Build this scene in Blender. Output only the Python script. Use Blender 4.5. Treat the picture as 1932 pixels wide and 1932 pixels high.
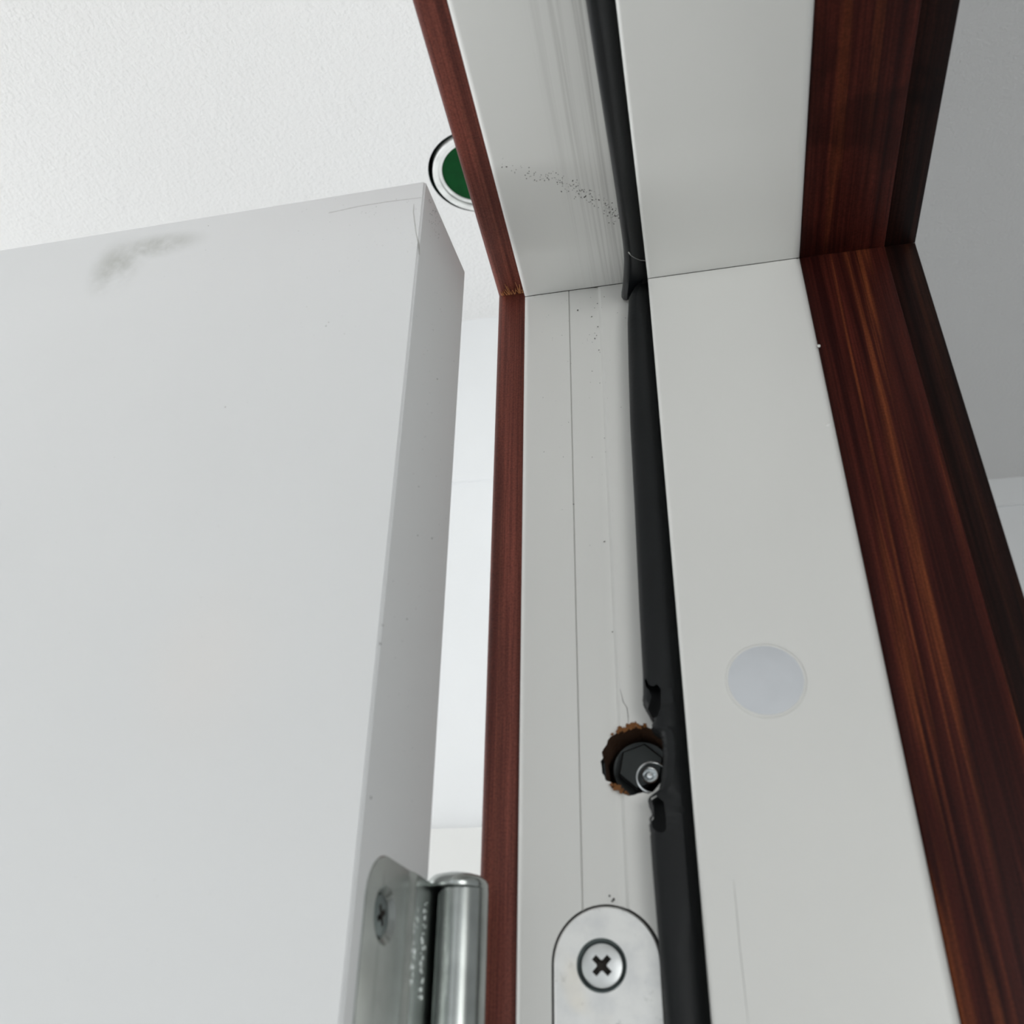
import bpy, bmesh, math, random
from mathutils import Vector, Matrix
random.seed(7)
S = bpy.context.scene
C = S.collection
for o in list(bpy.data.objects):
    bpy.data.objects.remove(o)

# ------------------------------------------------------------------ camera
U = 0.27            # metres per working unit (camera to hinge jamb = 1 unit)
CZ = 1.769          # camera height above the floor
DX = (0.97961125, -0.0957995, -0.17659065)
DY = (0.20025009, 0.53638506, 0.81987253)
DZ = (0.01617721, -0.83851865, 0.54463269)
cam = bpy.data.cameras.new('camera')
co = bpy.data.objects.new('camera', cam)
C.objects.link(co)
R = Matrix(((DX[0], -DX[1], -DX[2]), (DY[0], -DY[1], -DY[2]), (DZ[0], -DZ[1], -DZ[2])))
co.matrix_world = Matrix.Translation((0, 0, CZ)) @ R.to_4x4()
cam.sensor_width = 36
cam.lens = 1818 / 1932 * 36
cam.clip_start = 0.01
cam.dof.use_dof = True
cam.dof.focus_distance = 0.44
cam.dof.aperture_fstop = 20
S.camera = co

# ------------------------------------------------------------------ light
W = bpy.data.worlds.new('world')
S.world = W
W.use_nodes = True
bg = W.node_tree.nodes['Background']
bg.inputs[0].default_value = (0.93, 0.97, 1.0, 1)
bg.inputs[1].default_value = 1.22


def fill_light(name, loc, target, sx, sy, power, col, spread=180):  # unseen area lamp, added to brighten chosen surfaces
    l = bpy.data.lights.new(name, 'AREA')
    l.shape = 'RECTANGLE'
    l.size, l.size_y, l.energy, l.color = sx, sy, power, col
    l.spread = math.radians(spread)
    o = bpy.data.objects.new(name, l)
    C.objects.link(o)
    o.location = loc
    o.rotation_euler = (Vector(target) - Vector(loc)).to_track_quat('-Z', 'Y').to_euler()


fill_light('fill_floor_bounce', (-3.0, -2.2, 2.3), (-1.6, -0.6, 0.0), 1.6, 1.2, 70, (1, 1, 0.99), 70)  # added lamp aimed at the floor, its bounce lifts the ceiling
fill_light('fill_back_wall', (-2.4, 0.15, 1.6), (-0.12, 0.73, 2.0), 0.9, 1.3, 15, (0.97, 0.99, 1.0), 120)  # added lamp, brightens the wall behind the door and the ceiling nearby
fill_light('fill_door_edge', (1.5, -2.2, 1.6), (-0.08, 0.25, 1.75), 1.0, 1.2, 2.6, (1, 1, 0.98), 70)  # added lamp, brightens the door edge, rebate and stop
fill_light('fill_right_ceiling', (1.9, 0.85, 1.2), (0.5, 1.1, 2.4), 0.5, 1.0, 1.3, (0.97, 0.99, 1.0))  # added lamp, brightens the right ceiling towards the far wall

S.view_settings.view_transform = 'Standard'
S.view_settings.look = 'None'
S.view_settings.gamma = 1
S.view_settings.exposure = 0.0
S.view_settings.use_curve_mapping = False


# ------------------------------------------------------------------ helpers
def P(x, y, z):
    return Vector((x * U, y * U, CZ + z * U))


def ray(px, py, Y):                       # photo pixel -> working units on plane y = Y
    v = (px - 966, py - 966, 1818)
    r = [sum(a * b for a, b in zip(v, d)) for d in (DX, DY, DZ)]
    return Vector([c * Y / r[1] for c in r])


def rayz(px, py, Zc):
    v = (px - 966, py - 966, 1818)
    r = [sum(a * b for a, b in zip(v, d)) for d in (DX, DY, DZ)]
    return Vector([c * Zc / r[2] for c in r])


FLOOR = -CZ / U
CEIL = 2.7


def empty(name, loc, **k):
    o = bpy.data.objects.new(name, None)
    C.objects.link(o)
    o.location = loc
    o.empty_display_size = 0.02
    bpy.context.view_layer.update()
    tag(o, **k)
    return o


def tag(o, label=None, cat=None, group=None, kind=None):
    for a, b in (('label', label), ('category', cat), ('group', group), ('kind', kind)):
        if b:
            o[a] = b
    return o


def link(name, bm, mat, parent=None, smooth=35, **k):
    bmesh.ops.recalc_face_normals(bm, faces=bm.faces)
    me = bpy.data.meshes.new(name)
    bm.to_mesh(me)
    bm.free()
    for m in (mat if isinstance(mat, (list, tuple)) else [mat]):
        me.materials.append(m)
    if smooth:
        me.shade_smooth()
        me.set_sharp_from_angle(angle=math.radians(smooth))
    o = bpy.data.objects.new(name, me)
    C.objects.link(o)
    if parent:
        o.parent = parent
        p = parent
        m = Matrix.Identity(4)
        while p:
            m = p.matrix_basis.inverted() if not p.parent else Matrix.Identity(4)
            root = p
            p = p.parent
        o.matrix_parent_inverse = root.matrix_basis.inverted() if parent == root else Matrix.Identity(4)
    tag(o, **k)
    return o


def box(bm, a, b):
    vs = [bm.verts.new(P(x, y, z)) for x in (a[0], b[0]) for y in (a[1], b[1]) for z in (a[2], b[2])]
    for f in ((0, 1, 3, 2), (4, 6, 7, 5), (0, 4, 5, 1), (2, 3, 7, 6), (0, 2, 6, 4), (1, 5, 7, 3)):
        bm.faces.new([vs[i] for i in f])
    return vs


def loft(bm, rings, closed=True, caps=True):
    vr = [[bm.verts.new(P(*p)) for p in r] for r in rings]
    n = len(vr[0])
    for a, b in zip(vr, vr[1:]):
        for i in range(n if closed else n - 1):
            j = (i + 1) % n
            bm.faces.new((a[i], a[j], b[j], b[i]))
    if caps:
        bm.faces.new(vr[0])
        bm.faces.new(vr[-1])
    return vr


def lathe(bm, c, axis, prof, n=32, jit=None):
    """prof = (radius, height along axis) pairs, working units"""
    a = Vector(axis).normalized()
    u = a.orthogonal().normalized()
    v = a.cross(u)
    c = Vector(c)
    rings = []
    for r, h in prof:
        if r < 1e-6:
            rings.append([bm.verts.new(P(*(c + a * h)))])
        else:
            rings.append([bm.verts.new(P(*(c + a * h + (u * math.cos(t) + v * math.sin(t)) * r * (jit(t) if jit else 1))))
                          for t in [2 * math.pi * i / n for i in range(n)]])
    for A, B in zip(rings, rings[1:]):
        for i in range(n):
            j = (i + 1) % n
            if len(A) == 1 and len(B) == 1:
                continue
            if len(A) == 1:
                bm.faces.new((A[0], B[j], B[i]))
            elif len(B) == 1:
                bm.faces.new((A[i], A[j], B[0]))
            else:
                bm.faces.new((A[i], A[j], B[j], B[i]))
    for X in (rings[0], rings[-1]):
        if len(X) > 2:
            try:
                bm.faces.new(X)
            except ValueError:
                pass


def arc(cx, cy, r, a0, a1, n=5):
    return [(cx + r * math.cos(math.radians(a0 + (a1 - a0) * i / n)),
             cy + r * math.sin(math.radians(a0 + (a1 - a0) * i / n))) for i in range(n + 1)]


def cut(o, cutters):
    for c in cutters:
        m = o.modifiers.new('cut', 'BOOLEAN')
        m.operation = 'DIFFERENCE'
        m.solver = 'EXACT'
        m.object = c
        m.material_mode = 'TRANSFER'
    bpy.context.view_layer.update()
    dg = bpy.context.evaluated_depsgraph_get()
    me = bpy.data.meshes.new_from_object(o.evaluated_get(dg))
    o.modifiers.clear()
    o.data = me
    me.shade_smooth()
    me.set_sharp_from_angle(angle=math.radians(35))
    for c in cutters:
        bpy.data.objects.remove(c)


# ------------------------------------------------------------------ materials
class N:
    def __init__(s, name):
        s.m = bpy.data.materials.new(name)
        s.m.use_nodes = True
        s.t = s.m.node_tree
        s.b = s.t.nodes['Principled BSDF']
        s.pos = s.new('ShaderNodeNewGeometry').outputs['Position']

    def new(s, t, **k):
        n = s.t.nodes.new(t)
        for a, b in k.items():
            setattr(n, a, b)
        return n

    def put(s, sock, v):
        if hasattr(v, 'is_output'):
            s.t.links.new(v, sock)
        elif isinstance(v, (tuple, list)) and len(v) == 3 and sock.type == 'RGBA':
            sock.default_value = (*v, 1)
        else:
            sock.default_value = v

    def set(s, **k):
        for a, b in k.items():
            s.put(s.b.inputs[a.replace('_', ' ')], b)

    def math(s, op, a, b=0.0, c=None):
        n = s.new('ShaderNodeMath', operation=op)
        s.put(n.inputs[0], a)
        s.put(n.inputs[1], b)
        if c is not None:
            s.put(n.inputs[2], c)
        return n.outputs[0]

    def vmap(s, scale, loc=(0, 0, 0), src=None):
        n = s.new('ShaderNodeMapping')
        s.put(n.inputs[0], src or s.pos)
        n.inputs['Location'].default_value = loc
        n.inputs['Scale'].default_value = scale
        return n.outputs[0]

    def noise(s, vec, scale=1, detail=3, rough=0.5, dist=0):
        n = s.new('ShaderNodeTexNoise')
        s.put(n.inputs['Vector'], vec)
        n.inputs['Scale'].default_value = scale
        n.inputs['Detail'].default_value = detail
        n.inputs['Roughness'].default_value = rough
        n.inputs['Distortion'].default_value = dist
        return n.outputs['Fac']

    def ramp(s, v, *stops):
        n = s.new('ShaderNodeValToRGB')
        s.put(n.inputs[0], v)
        e = n.color_ramp.elements
        while len(e) < len(stops):
            e.new(0.5)
        for q, (p, c) in zip(e, stops):
            q.position = p
            q.color = (*c, 1) if isinstance(c, tuple) else (c, c, c, 1)
        return n.outputs[0]

    def rng(s, v, a, b, c=0.0, d=1.0):
        n = s.new('ShaderNodeMapRange', interpolation_type='SMOOTHSTEP')
        for i, q in enumerate((v, a, b, c, d)):
            s.put(n.inputs[i], q)
        return n.outputs[0]

    def mix(s, f, a, b, blend='MIX'):
        n = s.new('ShaderNodeMix', data_type='RGBA', blend_type=blend)
        s.put(n.inputs[0], f)
        s.put(n.inputs[6], a)
        s.put(n.inputs[7], b)
        return n.outputs[2]

    def bump(s, h, strength, dist):
        n = s.new('ShaderNodeBump')
        n.inputs['Strength'].default_value = strength
        n.inputs['Distance'].default_value = dist
        s.put(n.inputs['Height'], h)
        s.put(s.b.inputs['Normal'], n.outputs[0])

    def blob(s, centre, radii):           # 1 at the centre of an ellipsoid of wear, 0 outside
        sc = [1 / (r * U) for r in radii]
        p = P(*centre)
        n = s.new('ShaderNodeVectorMath', operation='LENGTH')
        s.put(n.inputs[0], s.vmap(sc, [-a * b for a, b in zip(p, sc)]))
        return s.rng(n.outputs['Value'], 0.0, 1.0, 1.0, 0.0)


def paint(name, col, rough=0.35, bump=0.06, scale=700, spec=0.5):
    n = N(name)
    cloud = n.noise(n.vmap((6, 6, 6)), 1, 3)
    c = n.mix(n.rng(cloud, 0.35, 0.7), col, tuple(x * 0.965 for x in col))
    n.set(Base_Color=c, Roughness=rough, Specular_IOR_Level=spec)
    n.bump(n.noise(n.pos, scale, 2), bump, 0.0006)
    n.c = c
    return n


M = {}
# plaster ceiling with roller stipple
n = N('ceiling_plaster')
st = n.math('ADD', n.noise(n.pos, 330, 3, 0.55), n.math('MULTIPLY', n.noise(n.pos, 120, 2), 0.5))
n.set(Base_Color=n.mix(n.noise(n.pos, 3, 3), (0.815, 0.81, 0.805), (0.765, 0.76, 0.755)), Roughness=0.9)
n.bump(st, 0.5, 0.0018)
M['ceiling'] = n.m
M['wall'] = paint('wall_paint', (0.90, 0.91, 0.915), 0.8, 0.1, 400).m
M['wall_warm'] = paint('wall_trim_paint', (0.85, 0.85, 0.83), 0.6, 0.05).m
# floor
n = N('floor_boards')
n.set(Base_Color=n.mix(n.noise(n.vmap((2, 25, 1)), 1, 3), (0.46, 0.455, 0.44), (0.37, 0.365, 0.35)), Roughness=0.5)
M['floor'] = n.m
# door paint with smudges
n = paint('door_paint', (0.80, 0.81, 0.815), 0.38, 0.05)
sm = n.math('MAXIMUM', n.blob((-0.655, 0.7645, 0.985), (0.085, 0.2, 0.03)), n.blob((-0.705, 0.7645, 0.955), (0.05, 0.2, 0.07)))
sm = n.math('MULTIPLY', sm, n.rng(n.noise(n.pos, 55, 4, 0.65), 0.33, 0.72))
c = n.mix(n.math('MULTIPLY', sm, 0.75), n.c, (0.36, 0.37, 0.33))
wm = n.math('MULTIPLY', n.blob((-0.45, 0.7645, 0.37), (0.10, 0.2, 0.13)), n.noise(n.pos, 20, 3))
c = n.mix(n.math('MULTIPLY', wm, 0.4), c, (0.86, 0.79, 0.74))
n.set(Base_Color=c)
M['door'] = n.m
# frame paint: satin white, brush streaks
n = paint('frame_paint', (0.80, 0.80, 0.775), 0.33, 0.04)
M['frame'] = n.m
n = paint('head_paint', (0.78, 0.785, 0.765), 0.33, 0.03)
streak = n.rng(n.noise(n.vmap((900, 9, 900)), 1, 3), 0.42, 0.75)
xs = n.new('ShaderNodeSeparateXYZ')
n.put(xs.inputs[0], n.pos)
near = n.math('MULTIPLY', n.rng(xs.outputs[0], -0.135 * U, -0.075 * U), n.rng(xs.outputs[0], -0.03 * U, -0.04 * U))
n.set(Base_Color=n.mix(n.math('MULTIPLY', n.math('MULTIPLY', streak, near), 0.55), n.c, (0.40, 0.40, 0.38)))
M['head'] = n.m


def wood(name, along, dark, mid, hot, cross, hot_amt, rough, blotch=0.0, spec=0.2):
    n = N(name)
    sc = [cross] * 3
    sc['xyz'.index(along)] = 4.0
    g = n.noise(n.vmap(sc), 1, 4, 0.6, 0.4)
    sc2 = [cross * 5] * 3
    sc2['xyz'.index(along)] = 22.0
    fine = n.noise(n.vmap(sc2), 1, 3, 0.6)
    sc3 = [cross * 0.55] * 3
    sc3['xyz'.index(along)] = 3.2
    h = n.noise(n.vmap(sc3, (3.1, 7.7, 1.3)), 1, 3, 0.55, 0.6)
    col = n.ramp(g, (0.36, dark), (0.56, mid), (0.72, tuple(x * 1.4 for x in mid)))
    col = n.mix(n.math('MULTIPLY', n.rng(h, 0.54, 0.64), hot_amt), col, hot)
    col = n.mix(n.math('MULTIPLY', n.rng(fine, 0.42, 0.62), 0.55), col, dark)
    grit = n.noise(n.pos, 1500, 2, 0.6)
    col = n.mix(1.0, col, n.ramp(grit, (0.3, 0.72), (0.7, 1.25)), 'MULTIPLY')
    if blotch:
        b = n.rng(n.noise(n.vmap((26, 26, 26), (0.4, 0.2, 0.9)), 1, 3, 0.6), 0.5, 0.62)
        col = n.mix(n.math('MULTIPLY', b, blotch), col, tuple(x * 0.35 for x in dark))
    n.set(Base_Color=col, Roughness=rough, Specular_IOR_Level=spec)
    n.bump(n.math('ADD', fine, g), 0.15, 0.0006)
    return n.m


RED = ((0.085, 0.020, 0.014), (0.190, 0.050, 0.034), (0.23, 0.072, 0.045))
BRN = ((0.022, 0.0040, 0.0035), (0.066, 0.0130, 0.0085), (0.20, 0.052, 0.018))
BLK = ((0.0075, 0.0030, 0.0026), (0.024, 0.0075, 0.0056), (0.085, 0.027, 0.011))  # outer casing wood, much darker than the lining
for ax in 'zy':
    M['red' + ax] = wood('red_stained_wood_' + ax, ax, *RED, 330, 0.35, 0.5, 0.0, 0.28)
    M['brn' + ax] = wood('brown_stained_wood_' + ax, ax, *BRN, 300, 0.8 if ax == 'z' else 0.3, 0.42, 0.45 if ax == 'y' else 0.0, 0.12)
    M['blk' + ax] = wood('dark_wood_' + ax, ax, *BLK, 260, 0.6, 0.45, 0.6 if ax == 'y' else 0.2, 0.12)


def plain(name, col, rough=0.5, metal=0.0, bump=None, spec=0.5, var=0.82):
    n = N(name)
    c = n.mix(n.rng(n.noise(n.pos, 90, 3), 0.35, 0.7), col, tuple(x * var for x in col))
    n.set(Base_Color=c, Roughness=rough, Metallic=metal, Specular_IOR_Level=spec)
    if bump:
        n.bump(n.noise(n.pos, bump[0], 3), bump[1], 0.0006)
    return n.m


M['rubber'] = plain('black_rubber', (0.0075, 0.0088, 0.0098), 0.5, 0, (900, 0.15), 0.28)
M['rubber_lip'] = plain('black_rubber_head', (0.0070, 0.0084, 0.0100), 0.33, 0, (900, 0.1), 0.45)
M['raw'] = plain('raw_wood', (0.075, 0.032, 0.012), 0.9, 0, (700, 0.9))
M['rust'] = plain('torn_wood_fibre', (0.20, 0.080, 0.022), 0.9, 0, (900, 0.8))
M['fibre'] = plain('split_wood_fibre', (0.80, 0.42, 0.19), 0.8)
M['dirt'] = plain('dark_speck', (0.06, 0.06, 0.055), 0.9)
M['dirt_pale'] = plain('pale_speck', (0.42, 0.42, 0.40), 0.9)
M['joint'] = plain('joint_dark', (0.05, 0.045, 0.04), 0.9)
M['steel'] = plain('bright_steel', (0.80, 0.83, 0.84), 0.2, 1)
M['dark_steel'] = plain('black_steel', (0.045, 0.05, 0.05), 0.42, 0.6, spec=0.4)
M['screw'] = plain('screw_zinc', (0.80, 0.82, 0.82), 0.45, 0.9, (500, 0.1))
M['sink'] = plain('countersink_zinc', (0.20, 0.235, 0.235), 0.4, 0.9)
M['plastic'] = plain('cap_plastic', (0.67, 0.695, 0.73), 0.5, var=0.96)
M['lint'] = plain('pale_lint', (0.5, 0.5, 0.48), 0.9)
M['stamp'] = plain('stamped_mark', (0.85, 0.87, 0.86), 0.25, 1)
n = N('zinc_plate')
z = n.noise(n.pos, 130, 4, 0.6)
col = n.mix(n.rng(z, 0.35, 0.7), (0.80, 0.80, 0.78), (0.70, 0.705, 0.70))
col = n.mix(n.math('MULTIPLY', n.rng(n.noise(n.vmap((160, 160, 160), (2, 4, 1)), 1, 4, 0.7), 0.58, 0.70), 0.6), col, (0.38, 0.38, 0.36))
col = n.mix(n.rng(n.noise(n.pos, 45, 2), 0.55, 0.75), col, (0.83, 0.78, 0.68))
n.set(Base_Color=col, Metallic=0.85, Roughness=0.38)
n.bump(n.noise(n.pos, 500, 2), 0.08, 0.0005)
M['zinc'] = n.m
M['hinge'] = plain('hinge_zinc', (0.43, 0.455, 0.44), 0.26, 1)
M['green'] = plain('green_disc', (0.002, 0.055, 0.012), 0.6, spec=0.1)
M['green_dark'] = plain('dark_green_housing', (0.006, 0.018, 0.013), 0.6)
M['cream'] = plain('white_ring', (0.84, 0.85, 0.83), 0.4)
M['grey_ring'] = plain('grey_groove', (0.25, 0.30, 0.27), 0.6)

# ------------------------------------------------------------------ the room
XL, XR = -0.2035, 0.294          # wall faces either side
bm = bmesh.new(); box(bm, (-60, -60, FLOOR - 0.2), (60, 6, FLOOR))
link('floor', bm, M['floor'], kind='structure', label='pale floor running under the door frame')

LAMP = (-0.574, 2.005)
bm = bmesh.new(); box(bm, (-13, -13, CEIL), (9, 6, CEIL + 0.6))
ceil = link('ceiling', bm, M['ceiling'], kind='structure', label='white plaster ceiling with a rolled stipple texture')
bm = bmesh.new(); lathe(bm, (*LAMP, CEIL - 0.2), (0, 0, 1), [(0.163, 0), (0.163, 0.6)], 48)
cut(ceil, [link('cutter', bm, M['green_dark'])])

bm = bmesh.new()
box(bm, (-13, 2.69, FLOOR), (XL, 3.2, CEIL))
wl = link('wall_back', bm, M['wall'], kind='structure', label='white wall behind the open door')
bm = bmesh.new(); box(bm, (-13, 2.675, 1.93), (XL, 2.69, CEIL))
link('upper_band', bm, M['wall'], wl)
bm = bmesh.new(); box(bm, (-13, 2.66, FLOOR), (XL, 2.69, 0.726))
link('lower_panel', bm, M['wall_warm'], wl)

bm = bmesh.new(); box(bm, (XR, 4.21, FLOOR), (9, 4.6, CEIL))
wr = link('wall_far', bm, M['wall'], kind='structure', label='far wall of the dim room right of the door frame')
bm = bmesh.new(); box(bm, (XR, 4.19, 2.55), (9, 4.21, CEIL))
link('cornice', bm, M['wall'], wr)
bm = bmesh.new(); box(bm, (8.4, -13, FLOOR), (8.9, 2.2, CEIL))
link('wall_right_blocker', bm, M['wall'], kind='structure', label='side wall out of view, put in to dim the right room')  # unseen wall added to block light from the right-hand ceiling

bm = bmesh.new()
box(bm, (XL, 1.14, FLOOR), (XR, 4.6, CEIL))
box(bm, (XL, -13, 1.185), (XR, 1.14, CEIL))
box(bm, (XL, -13, FLOOR), (XR, -2.1, 1.185))
link('wall_middle', bm, M['wall'], kind='structure', label='partition wall holding the door frame')

# ------------------------------------------------------------------ door frame
HZ = 1.042                                  # underside of the head rebate
frame = empty('door_frame', P(0, 1.05, FLOOR), label='white painted door frame with a rebate and a wide flat stop, seen from below', kind='structure')
left = [(XL, 0.135)] + arc(XL + 0.008, 0.008, 0.008, 180, 270)
right = arc(-0.0205 + 0.005, -0.05 + 0.005, 0.005, 180, 270) + arc(0.183 - 0.011, -0.05 + 0.011, 0.011, 270, 360, 6) + [(0.183, 0.135)]
pj = left + [(-0.1375, 0), (-0.1371, 0.0028), (-0.1363, 0.0028), (-0.1359, 0.0006), (-0.112, 0.0012), (-0.100, 0.0030), (-0.0945, 0.0030), (-0.0905, 0.0), (-0.0205, 0.0)] + right
ph = left + [(-0.0205, 0.0)] + right
G = 0.0007
bm = bmesh.new()
loft(bm, [[(x, 1 + d, FLOOR) for x, d in pj], [(x, 1 + d, HZ + d - G) for x, d in pj]])
jamb = link('side_jamb', bm, M['frame'], frame, smooth=25)
bm = bmesh.new()
loft(bm, [[(x, -2.1, HZ + d) for x, d in ph], [(x, 1 + d - G, HZ + d) for x, d in ph]])
link('head_jamb', bm, M['head'], frame, smooth=25)
bm = bmesh.new()      # dark filler seen in the mitre joint
loft(bm, [[(x, 1 + d, HZ + d - 2 * G) for x, d in [(-0.2, 0.003), (-0.022, 0.003), (-0.018, -0.0485), (0.18, -0.0485), (0.18, 0.1), (-0.2, 0.1)]],
          [(x, 1 + d, HZ + d + G) for x, d in [(-0.2, 0.003), (-0.022, 0.003), (-0.018, -0.0485), (0.18, -0.0485), (0.18, 0.1), (-0.2, 0.1)]]])
link('mitre_joint', bm, M['joint'], frame)

# hole for the fixing bolt and recess for the hinge plate
BX, BZ = -0.0755, 0.337
rj = [1 + random.uniform(-0.07, 0.08) for _ in range(41)]


def jit(t):
    f = t / (2 * math.pi) * 40
    i = int(f) % 40
    return rj[i] * (1 - f % 1) + rj[(i + 1) % 40] * (f % 1)


bm = bmesh.new(); lathe(bm, (BX, 0.98, BZ), (0, 1, 0), [(0.0365, 0), (0.0375, 0.025), (0.035, 0.10)], 48, jit)
k1 = link('cutter', bm, M['raw'])
bm = bmesh.new(); lathe(bm, (-0.094, 0.98, 0.332), (0, 1, 0), [(0.0215, 0), (0.0195, 0.034)], 30, jit)
k2 = link('cutter', bm, M['dark_steel'])
PXL, PXR, PTOP = -0.1655, -0.063, 0.1915


def plate_outline(g):
    cx, r = (PXL + PXR) / 2, (PXR - PXL) / 2 + g
    return [(cx + r * math.cos(t), PTOP - (PXR - PXL) / 2 + r * math.sin(t)) for t in [math.pi * i / 28 for i in range(29)]] + [(PXL - g, -0.42), (PXR + g, -0.42)]


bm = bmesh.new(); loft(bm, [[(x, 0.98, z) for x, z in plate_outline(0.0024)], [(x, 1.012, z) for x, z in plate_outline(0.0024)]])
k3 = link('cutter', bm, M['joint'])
cut(jamb, [k2, k1, k3])

# torn wood round the bolt hole
bm = bmesh.new()
for i in range(46):
    t = random.choice([random.uniform(72, 135), random.uniform(85, 120), random.uniform(222, 262)])
    rr = 0.0372 * random.uniform(0.93, 1.06)
    x, z = BX + rr * math.cos(math.radians(t)), BZ + rr * math.sin(math.radians(t))
    s = random.uniform(0.0012, 0.0034)
    a = random.uniform(0, 6.28)
    p = [(x + s * math.cos(a + q) * random.uniform(.5, 1.2), 0.9992 - random.uniform(0, .0012), z + s * math.sin(a + q) * random.uniform(.5, 1.4)) for q in (0, 1.6, 3.1, 4.7)]
    vs = [bm.verts.new(P(*q)) for q in p] + [bm.verts.new(P(x, 1.004, z))]
    bm.faces.new(vs[:4])
    for i2 in range(4):
        bm.faces.new((vs[i2], vs[(i2 + 1) % 4], vs[4]))
link('torn_rim', bm, M['rust'], frame, smooth=0, kind='stuff', label='splintered brown wood round the bolt hole')

# fixing bolt inside the hole
c = ray(1211, 1452, 1.035)
bm = bmesh.new()
lathe(bm, (c.x, 1.035, c.z), (0, 1, 0), [(0.0225, 0.002), (0.0305, 0), (0.0315, 0.003), (0.0315, 0.02), (0, 0.02)], 40)
bolt = empty('fixing_bolt', P(c.x, 1.05, c.z), label='black hex bolt with a bright screw end in a ragged hole in the jamb', cat='bolt')
link('washer', bm, M['dark_steel'], bolt)
bm = bmesh.new()
hexo = [(0.0262 * math.cos(math.radians(60 * i + 18)), 0.0262 * math.sin(math.radians(60 * i + 18))) for i in range(6)]
circ = [(0.0135 * math.cos(math.radians(60 * i + 18 )), 0.0135 * math.sin(math.radians(60 * i + 18))) for i in range(6)]
loft(bm, [[(c.x + a, 1.05, c.z + b) for a, b in hexo], [(c.x + a, 1.026, c.z + b) for a, b in hexo],
          [(c.x + a * 0.9, 1.023, c.z + b * 0.9) for a, b in hexo]])
link('hex_nut', bm, M['dark_steel'], bolt, smooth=0)
c2 = ray(1231, 1466, 1.02)
bm = bmesh.new()
lathe(bm, c2, (0, 1, 0), [(0.0152, 0.006), (0.0152, 0.0006), (0.0160, 0), (0.0174, 0.0005), (0.0176, 0.006)], 36)
link('bright_ring', bm, M['steel'], bolt)
c3 = ray(1226, 1462, 1.016)
bm = bmesh.new()
lathe(bm, c3, (0, 1, 0), [(0, 0.0015), (0.0028, 0.0022), (0.0042, 0.005), (0.0062, 0.006), (0.0072, 0.0006), (0.0082, 0), (0.0092, 0.0008), (0.0092, 0.02), (0, 0.02)], 30)
link('screw_end', bm, M['steel'], bolt)

# cover cap on the stop
cap = empty('cover_cap', P(0.0635, 0.95, 0.3957), label='round bluish white plastic cover cap pressed into the wide stop', cat='cap')
bm = bmesh.new()
lathe(bm, (0.0635, 0.95, 0.3957), (0, -1, 0), [(0.0375, -0.004), (0.0375, 0.0014), (0.0360, 0.0022), (0.018, 0.0030), (0, 0.0033)], 64)
link('cap_disc', bm, M['plastic'], cap)
bm = bmesh.new()
lathe(bm, (0.0635, 0.95, 0.3957), (0, -1, 0), [(0.0370, -0.004), (0.0370, 0.0012), (0.0385, 0.0022), (0.0402, 0.0012), (0.0412, -0.0004), (0.0412, -0.004)], 64)
link('cap_rim', bm, M['frame'], cap)

# hinge plate on the jamb
bm = bmesh.new()
o1, o2 = plate_outline(0), plate_outline(-0.0016)
loft(bm, [[(x, 1.012, z) for x, z in o1], [(x, 0.9990, z) for x, z in o1], [(x, 0.9972, z) for x, z in o2]])
hp = empty('hinge_plate', P((PXL + PXR) / 2, 1.0, -0.42), label='pale zinc hinge plate with a rounded top, screwed to the jamb', cat='hinge plate')
plate = link('plate', bm, M['zinc'], hp)
sc = ray(1135, 1821, 0.9972)
bm = bmesh.new(); lathe(bm, (sc.x, 0.98, sc.z), (0, 1, 0), [(0.0262, 0), (0.0240, 0.0172), (0.0200, 0.0215), (0.016, 0.03)], 48)
cut(plate, [link('cutter', bm, M['sink'])])


def screw(c, axis, r, parent, spin, mat):
    """countersunk head with a cross recess; axis points out of the head"""
    a = Vector(axis).normalized()
    bm = bmesh.new()
    lathe(bm, c, a, [(0, -0.012), (r * 0.55, -0.012), (r, -0.0012), (r * 0.98, 0.0), (r * 0.93, 0.0006), (0, 0.0008)], 48)
    o = link('screw', bm, mat, parent, label='countersunk cross-head screw')
    u = Vector((0, 0, 1)).cross(a).normalized()
    v = a.cross(u)
    cs = []
    for ang in (spin, spin + 90):
        d = u * math.cos(math.radians(ang)) + v * math.sin(math.radians(ang))
        e = a.cross(d)
        bm = bmesh.new()
        w, l = r * 0.155, r * 0.60
        top = [Vector(c) + a * 0.004 + d * (l * i) + e * (w * j) for i, j in ((-1, -1), (1, -1), (1, 1), (-1, 1))]
        bot = [Vector(c) - a * 0.0085 + d * (l * 0.55 * i) + e * (w * 0.8 * j) for i, j in ((-1, -1), (1, -1), (1, 1), (-1, 1))]
        loft(bm, [[tuple(q) for q in top], [tuple(q) for q in bot]])
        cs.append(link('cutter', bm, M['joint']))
    bm = bmesh.new()
    lathe(bm, Vector(c) - a * 0.0085, a, [(r * 0.14, 0), (r * 0.29, 0.0125)], 20)
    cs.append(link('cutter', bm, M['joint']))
    cut(o, cs)
    return o


screw((sc.x, 0.9995, sc.z), (0, -1, 0), 0.0198, hp, 45, M['screw'])

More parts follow.
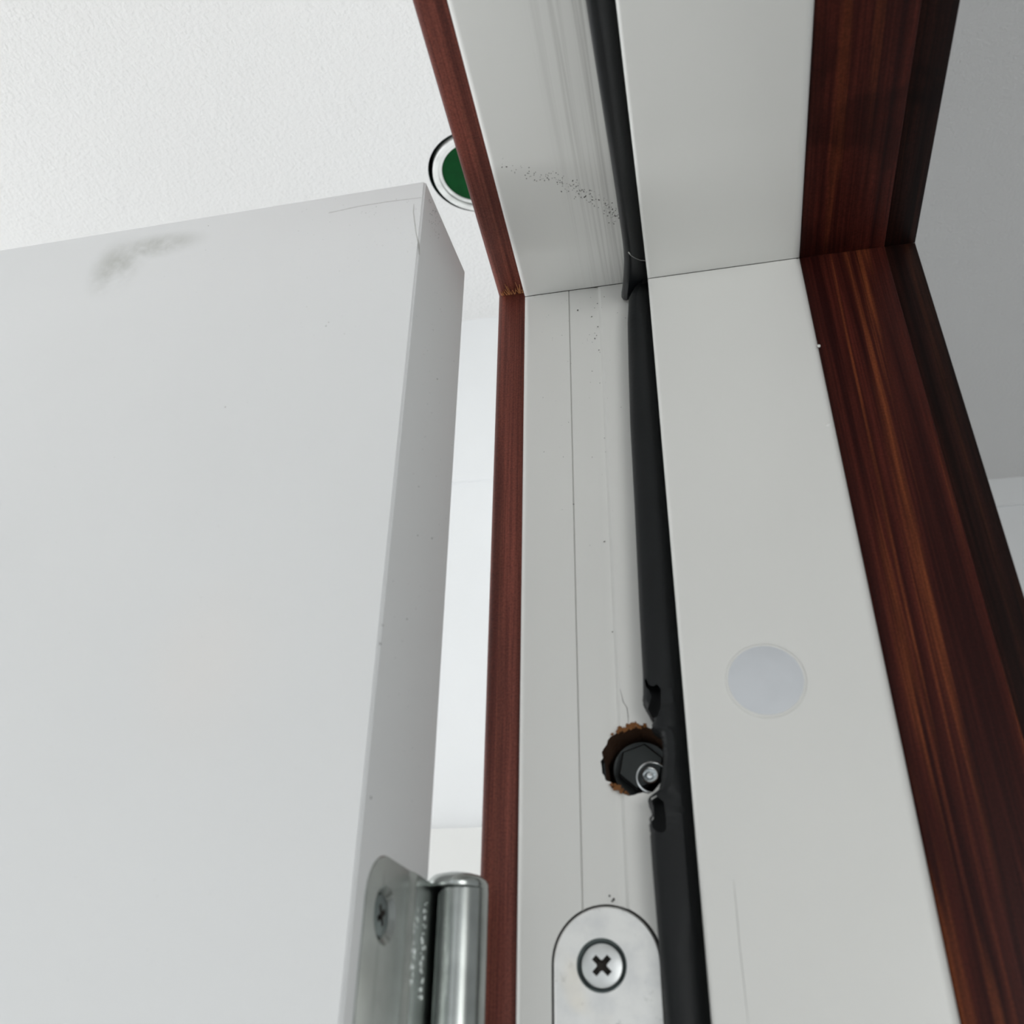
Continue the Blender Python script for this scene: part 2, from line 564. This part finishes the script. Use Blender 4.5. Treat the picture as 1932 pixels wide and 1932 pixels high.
# specks
def specks(name, pts, nrm, parent, mat, label=None):
    bm = bmesh.new()
    a = Vector(nrm).normalized()
    u = a.orthogonal().normalized()
    v = a.cross(u)
    for p, s in pts:
        p = Vector(p)
        ang = random.uniform(0, 6.28)
        st = random.uniform(0.6, 1.8)
        ring = []
        for i in range(6):
            t = 6.283 * i / 6
            x, y = s * math.cos(t) * st * random.uniform(.7, 1.2), s * math.sin(t) * random.uniform(.7, 1.2)
            ring.append(p + u * (x * math.cos(ang) - y * math.sin(ang)) + v * (x * math.sin(ang) + y * math.cos(ang)) - a * 0.0004)
        top = bm.verts.new(P(*(p + a * 0.0005)))
        rv = [bm.verts.new(P(*q)) for q in ring]
        for i in range(6):
            bm.faces.new((rv[i], rv[(i + 1) % 6], top))
        bm.faces.new(rv[::-1])
    return link(name, bm, mat, parent, smooth=0, kind='stuff', label=label)


path = [(935, 312), (1000, 328), (1045, 338), (1085, 356), (1110, 372), (1140, 388), (1166, 412)]
dens = [0.5, 0.8, 1.3, 1.0, 0.7, 1.6]
pts = []
for (a, b), d in zip(zip(path, path[1:]), dens):
    for _ in range(int(d * 34)):
        t = random.random()
        q = rayz(a[0] + (b[0] - a[0]) * t + random.gauss(0, 7), a[1] + (b[1] - a[1]) * t + random.gauss(0, 8), HZ)
        if XL + 0.01 < q.x < -0.05:
            pts.append((q, random.choice([0.0007, 0.0009, 0.0012, 0.0016])))
specks('mould_specks', pts, (0, 0, -1), frame, M['dirt'], 'drift of tiny dark specks across the head')
pts = []
for _ in range(75):
    x = random.triangular(-0.19, -0.07, -0.125)
    z = 1.03 - abs(random.gauss(0, 0.22))
    pts.append(((x, 1.0 + (0.0012 if -0.1357 < x < -0.1 else 0.0), z), random.choice([0.0004, 0.0005, 0.0008])))
for px, py in [(1128, 616), (1130, 660), (1140, 560), (1165, 590), (1150, 1690), (1155, 1700), (1158, 1697), (1180, 600), (1090, 585)]:
    pts.append((ray(px, py, 1.0), 0.0012))
specks('dust_specks', pts, (0, -1, 0), frame, M['dirt'], 'scattered dark specks on the jamb')


def strip(name, pix, Y, w, mat, parent, label=None):
    bm = bmesh.new()
    q = [ray(x, y, Y) for x, y in pix]
    rings = []
    for i, p in enumerate(q):
        ww = w * (0.35 if i in (0, len(q) - 1) else 1)
        rings.append([(p.x - ww, Y + 0.0004, p.z), (p.x, Y - 0.0004, p.z), (p.x + ww, Y + 0.0004, p.z)])
    loft(bm, rings)
    return link(name, bm, mat, parent, label=label)


strip('hairline_crack', [(1170, 1300), (1176, 1325), (1183, 1335), (1185, 1352), (1186, 1368)], 1.0, 0.0006, M['joint'], frame, 'hairline crack above the bolt hole')

strip('faint_scratch', [(1384, 1660), (1390, 1720), (1395, 1780), (1403, 1850), (1412, 1932)], 0.95, 0.0004, M['dirt_pale'], frame, 'faint scratch low on the stop')
specks('paint_nibs', [(ray(1545, 652, 0.951), 0.0022), (ray(1561, 801, 0.9498), 0.0030)], (0, -1, 0), frame, M['frame'], 'small paint nibs at the stop edge')

# ------------------------------------------------------------------ rubber gaskets
GX = [(1.20, -0.044), (1.003, -0.046), (0.983, -0.0498), (0.94, -0.0535), (0.848, -0.0565), (0.76, -0.0588), (0.64, -0.0598), (0.4975, -0.0619), (0.415, -0.0625),
      (0.390, -0.0641), (0.387, -0.0635), (0.378, -0.0588), (0.370, -0.0552), (0.366, -0.0553), (0.362, -0.0570), (0.3595, -0.0545), (0.356, -0.0490), (0.350, -0.0465), (0.335, -0.0468),
      (0.3216, -0.0478), (0.305, -0.0510), (0.296, -0.0540), (0.290, -0.0645), (0.2850, -0.0656), (0.277, -0.0630), (0.2725, -0.0612), (0.2700, -0.0646), (0.2536, -0.0651), (0.2186, -0.0647), (0.1618, -0.0633),
      (0.0867, -0.0612), (-0.5, -0.0600), (FLOOR, -0.06)]


def gx(z):
    for (a, b), (c, d) in zip(GX, GX[1:]):
        if c <= z <= a:
            return b + (d - b) * (a - z) / (a - c)
    return GX[-1][1]


def gprof(xl):
    return [(-0.0203, 0.988), (-0.0255, 0.979), (-0.032, 0.972), (xl + 0.0125, 0.9680), (xl + 0.0065, 0.9690), (xl + 0.0025, 0.9722), (xl, 0.978), (xl + 0.0005, 0.988), (xl + 0.002, 0.9990), (-0.0203, 0.9990)]


zs = [1.034, 1.026, 1.017, 1.008, 0.999, 0.994, 0.988]
z = 0.983
while z > 0.42:
    zs.append(z); z -= 0.02
while z > 0.20:
    zs.append(z); z -= 0.0018
while z > -0.6:
    zs.append(z); z -= 0.05
zs.append(FLOOR)
bm = bmesh.new()
rings = []
for i, zz in enumerate(zs):
    top = max(0, (zz - 0.99) / 0.044)
    wob = random.uniform(-0.0006, 0.0006) if 0.25 < zz < 0.40 else 0
    rings.append([(x, min(0.9985, y + 0.010 * top), zz) for x, y in gprof(gx(zz) + wob + 0.010 * top)])
loft(bm, rings)
gv = link('rubber_gasket', bm, M['rubber'], smooth=50, cat='gasket', label='black rubber gasket down the side jamb with torn, gouged edge near the bolt')


def pocket(pix, y0, y1):
    bm = bmesh.new()
    loft(bm, [[tuple(ray(x, y, 0.966) * (y0 / 0.966)) for x, y in pix], [tuple(ray(x, y, 0.966) * (y1 / 0.966)) for x, y in pix]])
    return link('cutter', bm, M['rubber'])


cut(gv, [pocket([(1218, 1279), (1224, 1292), (1232, 1295), (1240, 1291), (1247, 1300), (1246, 1335), (1240, 1352), (1232, 1356), (1222, 1338), (1229, 1315), (1225, 1303), (1219, 1296), (1216, 1285)], 0.95, 0.990),
         pocket([(1228, 1506), (1238, 1501), (1252, 1512), (1257, 1545), (1257, 1566), (1248, 1572), (1238, 1569), (1231, 1562), (1229, 1548), (1234, 1537), (1233, 1522)], 0.95, 0.990)])

# head gasket, its end sagging below the joint
bm = bmesh.new()
rings = []
ys = [-2.1, -1, -0.2] + [0.1 + 0.06 * i for i in range(14)] + [0.90, 0.915, 0.93, 0.945, 0.957, 0.967, 0.978, 0.989, 0.996]
for y in ys:
    s = max(0.0, (y - 0.90) / 0.096)
    xl = -0.0505 + 0.002 * math.sin(y * 9) - 0.011 * s * s
    ring = []
    for q, (x, yy) in enumerate(gprof(xl)):
        yy -= (0, 0, 0, 0.001, 0.0035, 0.004, 0.002, 0, 0, 0)[q]
        f = max(0.0, min(1.0, (-0.0215 - x) / 0.03))      # 0 at the stop, 1 at the free edge
        back = 0.004 * s * (1 - f)
        tip = 0.6 if y == ys[-1] else 1.0
        zd = (1 - yy) * (1 if tip == 1 else 0.8)
        ring.append((x, y - back, HZ - zd - 0.012 * s * s * f))
    rings.append(ring)
loft(bm, rings)
gh = link('rubber_gasket', bm, M['rubber_lip'], smooth=50, cat='gasket', label='black rubber gasket along the head, its cut end sagging at the corner')
q = [(1186, 476), (1190, 482), (1198, 487), (1208, 491), (1218, 492)]
bm = bmesh.new()
rings = []
for i, (x, y) in enumerate(q):
    p = rayz(x, y, HZ - 0.0345 - (0.004 if i < 2 else 0.002))
    w = 0.0011 if i == 0 else 0.00035
    rings.append([(p.x - w, p.y, p.z), (p.x, p.y, p.z - w), (p.x + w, p.y, p.z), (p.x, p.y, p.z + w)])
loft(bm, rings)
link('lint_fibre', bm, M['lint'], gh, label='short pale lint fibre')

# ------------------------------------------------------------------ wooden trims
def trim(name, x0, x1, dj, dh, depth, mats, label, r, part):
    t = empty(name, P((x0 + x1) / 2, 1 + dj, FLOOR), label=label, kind='structure')
    for w in range(2):
        d = (dj, dh)[w]
        pr = [(x0, d + depth)] + arc(x0 + r, d + r, r, 180, 270, 4) + arc(x1 - 0.002, d + 0.002, 0.002, 270, 360, 2) + [(x1, d + depth)]
        bm = bmesh.new()
        off = dh - dj
        if w == 0:
            loft(bm, [[(x, 1 + e, FLOOR) for x, e in pr], [(x, 1 + e, HZ + e + off - 0.0002) for x, e in pr]])
        else:
            loft(bm, [[(x, -2.1, HZ + e) for x, e in pr], [(x, 1 + e - off - 0.0002, HZ + e) for x, e in pr]])
        link(part, bm, mats[w], t, smooth=40)
    return t


t1 = trim('trim_1', -0.248, -0.2055, 0.02, 0.03, 0.25, (M['redz'], M['redy']), 'reddish brown wooden casing edge between the white frame and the open door', 0.009, 'casing_board')
bm = bmesh.new()                                     # torn end fibres at the corner joint
for i in range(22):
    x = random.uniform(-0.243, -0.208)
    h = random.choice([random.uniform(0.003, 0.010), random.uniform(0.008, 0.028)])
    w = random.uniform(0.0004, 0.0010)
    dx = random.uniform(-0.004, 0.003)
    z0, y0 = 1.0716, 1.0195
    loft(bm, [[(x - w, y0, z0), (x + w, y0, z0), (x, y0, z0 - 0.0016)],
              [(x + dx - w * .3, y0 - h, z0), (x + dx + w * .3, y0 - h, z0), (x + dx, y0 - h, z0 - 0.0008)]])
link('torn_fibres', bm, M['fibre'], t1, smooth=0, kind='stuff', label='orange torn wood fibres at the corner joint')
trim('trim_2', 0.1838, 0.2938, -0.037, -0.037, 0.17, (M['brnz'], M['brny']), 'dark reddish brown wooden lining with orange streaks beside the white stop', 0.003, 'lining_board')
trim('trim_3', 0.2942, 0.3420, -0.010, -0.010, 0.26, (M['blkz'], M['blky']), 'near-black wooden casing edge at the outer side of the brown lining', 0.003, 'casing_board')

# ------------------------------------------------------------------ door
door = empty('door_1', P(-0.27, 0.93, FLOOR), kind='structure', label='white door standing open at a right angle, marked with smudges')
DY0, DY1, DTOP = 0.7645, 0.926, 1.0297


def edge_x(y):
    return -0.2868 + (y - DY0) * 0.079


bm = bmesh.new()
pr = [(-3.25, DY1), (-3.25, DY0), (edge_x(DY0), DY0), (edge_x(DY1), DY1)]
loft(bm, [[(x, y, FLOOR + 0.03) for x, y in pr], [(x, y, DTOP) for x, y in pr]])
bmesh.ops.bevel(bm, geom=list(bm.edges), offset=0.0022 * U, segments=2, affect='EDGES')
leaf = link('door_leaf', bm, M['door'], door)

# hinge half on the door edge: a sheet that rolls round the pin
KX, KY, KR = -0.2487, 0.955, 0.0272
path = [(edge_x(y) + 0.0014, y) for y in [0.785, 0.787, 0.790, 0.795, 0.801, 0.808, 0.816, 0.824, 0.85, 0.87, 0.878]]
path += [(edge_x(0.884) + 0.0030, 0.884), (edge_x(0.889) + 0.0036, 0.889), (edge_x(0.926) + 0.0030, 0.926), (-0.2708, 0.935), (-0.2705, 0.945)]
roll = []
for i in range(41):
    t = 180 - i * 312 / 40
    rr = 0.0217 - 0.0006 * min(1, i / 12)
    path.append((KX + rr * math.cos(math.radians(t)), KY + rr * math.sin(math.radians(t))))
    roll.append(len(path) - 1)
ZT, ZB = 0.2030, -0.35
bm = bmesh.new()
th = 0.0055
rings = []
for i, (x, y) in enumerate(path):
    a, b = path[max(0, i - 1)], path[min(len(path) - 1, i + 1)]
    tx, ty = b[0] - a[0], b[1] - a[1]
    l = math.hypot(tx, ty)
    nx, ny = -ty / l, tx / l                 # points away from the camera side of the sheet (towards the door)
    zt = ZT
    s = y - 0.785
    if i < 9 and s < 0.04:
        zt = ZT - 0.04 + math.sqrt(max(0, 0.04 ** 2 - (0.04 - s) ** 2)) * 1.0
    if i in roll[-4:]:
        zt = ZT - 0.0016 * (roll.index(i) - 36)
    if i >= roll[0]:
        zt -= 0.0025
    ox, oy = (x + nx * th, y + ny * th)
    ch = 0.0012
    rings.append([(x, y, ZB), (x, y, zt - ch), (x + nx * ch, y + ny * ch, zt), (ox, oy, zt), (ox, oy, ZB)])
loft(bm, rings)
hinge = empty('door_hinge', P(KX, KY, ZB), label='shiny steel hinge with a domed pin cap on the open door edge', cat='hinge')
hleaf = link('hinge_leaf', bm, M['hinge'], hinge, smooth=40)
# pin and cap
bm = bmesh.new()
lathe(bm, (KX, KY, 0), (0, 0, 1), [(0.0203, ZB), (0.0203, 0.199)], 40)
link('hinge_pin', bm, M['hinge'], hinge)
bm = bmesh.new()
lathe(bm, (KX - 0.0035, KY - 0.002, 0), (0, 0, 1), [(0.026, 0.1985), (0.0295, 0.2000), (0.0305, 0.2035), (0.0295, 0.2075), (0.025, 0.2118), (0.016, 0.2145), (0, 0.2155)], 48)
link('hinge_cap', bm, M['hinge'], hinge, label='domed metal cap on the hinge pin')
sy, sz = 0.826, 0.1555
sx = edge_x(sy) + 0.0014
ax = Vector((1, -0.079, 0)).normalized()
bm = bmesh.new()
lathe(bm, Vector((sx, sy, sz)) + ax * 0.006, -ax, [(0.0275, 0), (0.0235, 0.006), (0.017, 0.0112), (0.012, 0.02)], 40)
cut(hleaf, [link('cutter', bm, M['hinge'])])
bm = bmesh.new()
lathe(bm, Vector((sx, sy, sz)) + ax * 0.002, -ax, [(0.024, 0), (0.024, 0.03)], 32)
cut(leaf, [link('cutter', bm, M['joint'])])
screw(Vector((sx, sy, sz)) - ax * 0.0040, ax, 0.0168, hinge, 30, M['sink'])
# stamped maker's marks, worn beyond reading
bm = bmesh.new()
def stroke(y, z, w, h):
    x = edge_x(y) + 0.0028
    box(bm, (x, y - w, z - h), (x + 0.0010, y + w, z + h))
for col, (y, z0, z1, k) in enumerate([(0.892, 0.172, 0.112, 10), (0.916, 0.182, 0.104, 13)]):
    for i in range(k):
        z = z0 + (z1 - z0) * i / (k - 1)
        w = random.uniform(0.003, 0.0062)
        for j in range(random.choice([2, 3])):
            stroke(y + random.uniform(-w, w), z + random.uniform(-0.0018, 0.0018), random.choice([0.0006, 0.0030]), random.choice([0.0005, 0.0018]))
link('stamped_marks', bm, M['stamp'], hleaf, smooth=0, kind='stuff', label='two lines of small worn stamped marks')
# recess line round the plate
# marks on the door
pts = [(ray(px, py, DY0), s) for px, py, s in [
    (393, 426, .0011), (388, 472, .0009), (422, 489, .0009), (310, 522, .0007), (710, 390, .0012), (690, 402, .0010), (748, 376, .0012), (706, 405, .0010), (660, 425, .0008),
    (615, 615, .0014), (620, 608, .0010), (650, 630, .0010), (592, 633, .0008), (425, 768, .0013), (303, 145, .0009)]]
for _ in range(70):
    q = ray(random.uniform(560, 795), random.triangular(365, 700, 390), DY0)
    if q.x < edge_x(DY0) - 0.004 and q.z < DTOP - 0.004:
        pts.append((q, random.choice([0.0004, 0.0005, 0.0007])))
for _ in range(60):
    pts.append((ray(random.uniform(10, 640), random.uniform(520, 1900), DY0), random.choice([0.0004, 0.0005])))
pts = [(q, s) for q, s in pts if q.z < DTOP - 0.003]
specks('scuff_specks', pts, (0, -1, 0), door, M['dirt_pale'], 'scattered small scuffs on the door face')
pts = []
for _ in range(34):
    py = random.uniform(368, 420)
    y = DY0 + 0.01 + (py - 360) / 60 * 0.045 + random.gauss(0, 0.005)
    z = 1.022 - random.uniform(0, 0.045)
    pts.append(((edge_x(y), y, z), random.choice([0.0006, 0.0009, 0.0012])))
for px, py in [(815, 1016), (788, 1010), (790, 918), (768, 1168), (700, 1505), (718, 1215), (722, 1180), (825, 715)]:
    v = ray(px, py, 0.83)
    k = (-0.2868 - DY0 * 0.079) / (v.x / v.y - 0.079) / v.y
    v = v * k
    if DY0 < v.y < DY1:
        pts.append(((edge_x(v.y), v.y, v.z), 0.0018))
for _ in range(60):
    y = random.uniform(DY0 + .01, DY1 - .01)
    pts.append(((edge_x(y), y, random.uniform(0.25, 1.0)), random.choice([0.0004, 0.0006])))
specks('edge_specks', pts, (1, -0.079, 0), door, M['dirt'], 'small dark marks on the door edge')
strip('scratch', [(620, 402), (680, 389), (730, 381), (795, 373)], DY0, 0.0006, M['dirt_pale'], door, 'faint scratch below the top edge')
strip('edge_chip', [(781, 385), (780, 400), (785, 440), (790, 462), (791, 480)], DY0, 0.0009, M['dirt_pale'], door, 'chipped paint line at the corner')

# ------------------------------------------------------------------ ceiling fitting
lx, ly = LAMP
lamp = empty('ceiling_fitting', P(lx, ly, CEIL), label='round ceiling fitting with a green centre and white rings, half hidden by the frame', cat='ceiling fitting')
bm = bmesh.new(); lathe(bm, (lx, ly, CEIL), (0, 0, -1), [(0.112, -0.30), (0.150, -0.28), (0.150, -0.02), (0.145, -0.02), (0.112, -0.2)], 48)
link('housing', bm, M['green_dark'], lamp)
bm = bmesh.new(); lathe(bm, (lx + 0.004, ly + 0.007, CEIL), (0, 0, -1), [(0.133, -0.03), (0.133, 0.001), (0.136, 0.004), (0.150, 0.004), (0.1535, 0.001), (0.1535, -0.02), (0.149, -0.03)], 64)
link('outer_ring', bm, M['cream'], lamp)
bm = bmesh.new(); lathe(bm, (lx, ly, CEIL), (0, 0, -1), [(0.117, -0.03), (0.117, 0.000), (0.120, 0.002), (0.127, 0.002), (0.1290, -0.002), (0.1285, -0.03)], 64)
link('inner_ring', bm, M['cream'], lamp)
bm = bmesh.new(); lathe(bm, (lx, ly, CEIL), (0, 0, -1), [(0.124, -0.012), (0.138, -0.012), (0.138, -0.04), (0.124, -0.04)], 64)
link('groove', bm, M['grey_ring'], lamp)
bm = bmesh.new(); lathe(bm, (lx, ly, CEIL), (0, 0, -1), [(0.1185, -0.02), (0.1185, -0.004), (0.06, -0.001), (0, 0.0)], 64)
link('green_disc', bm, M['green'], lamp, label='dark green round centre')
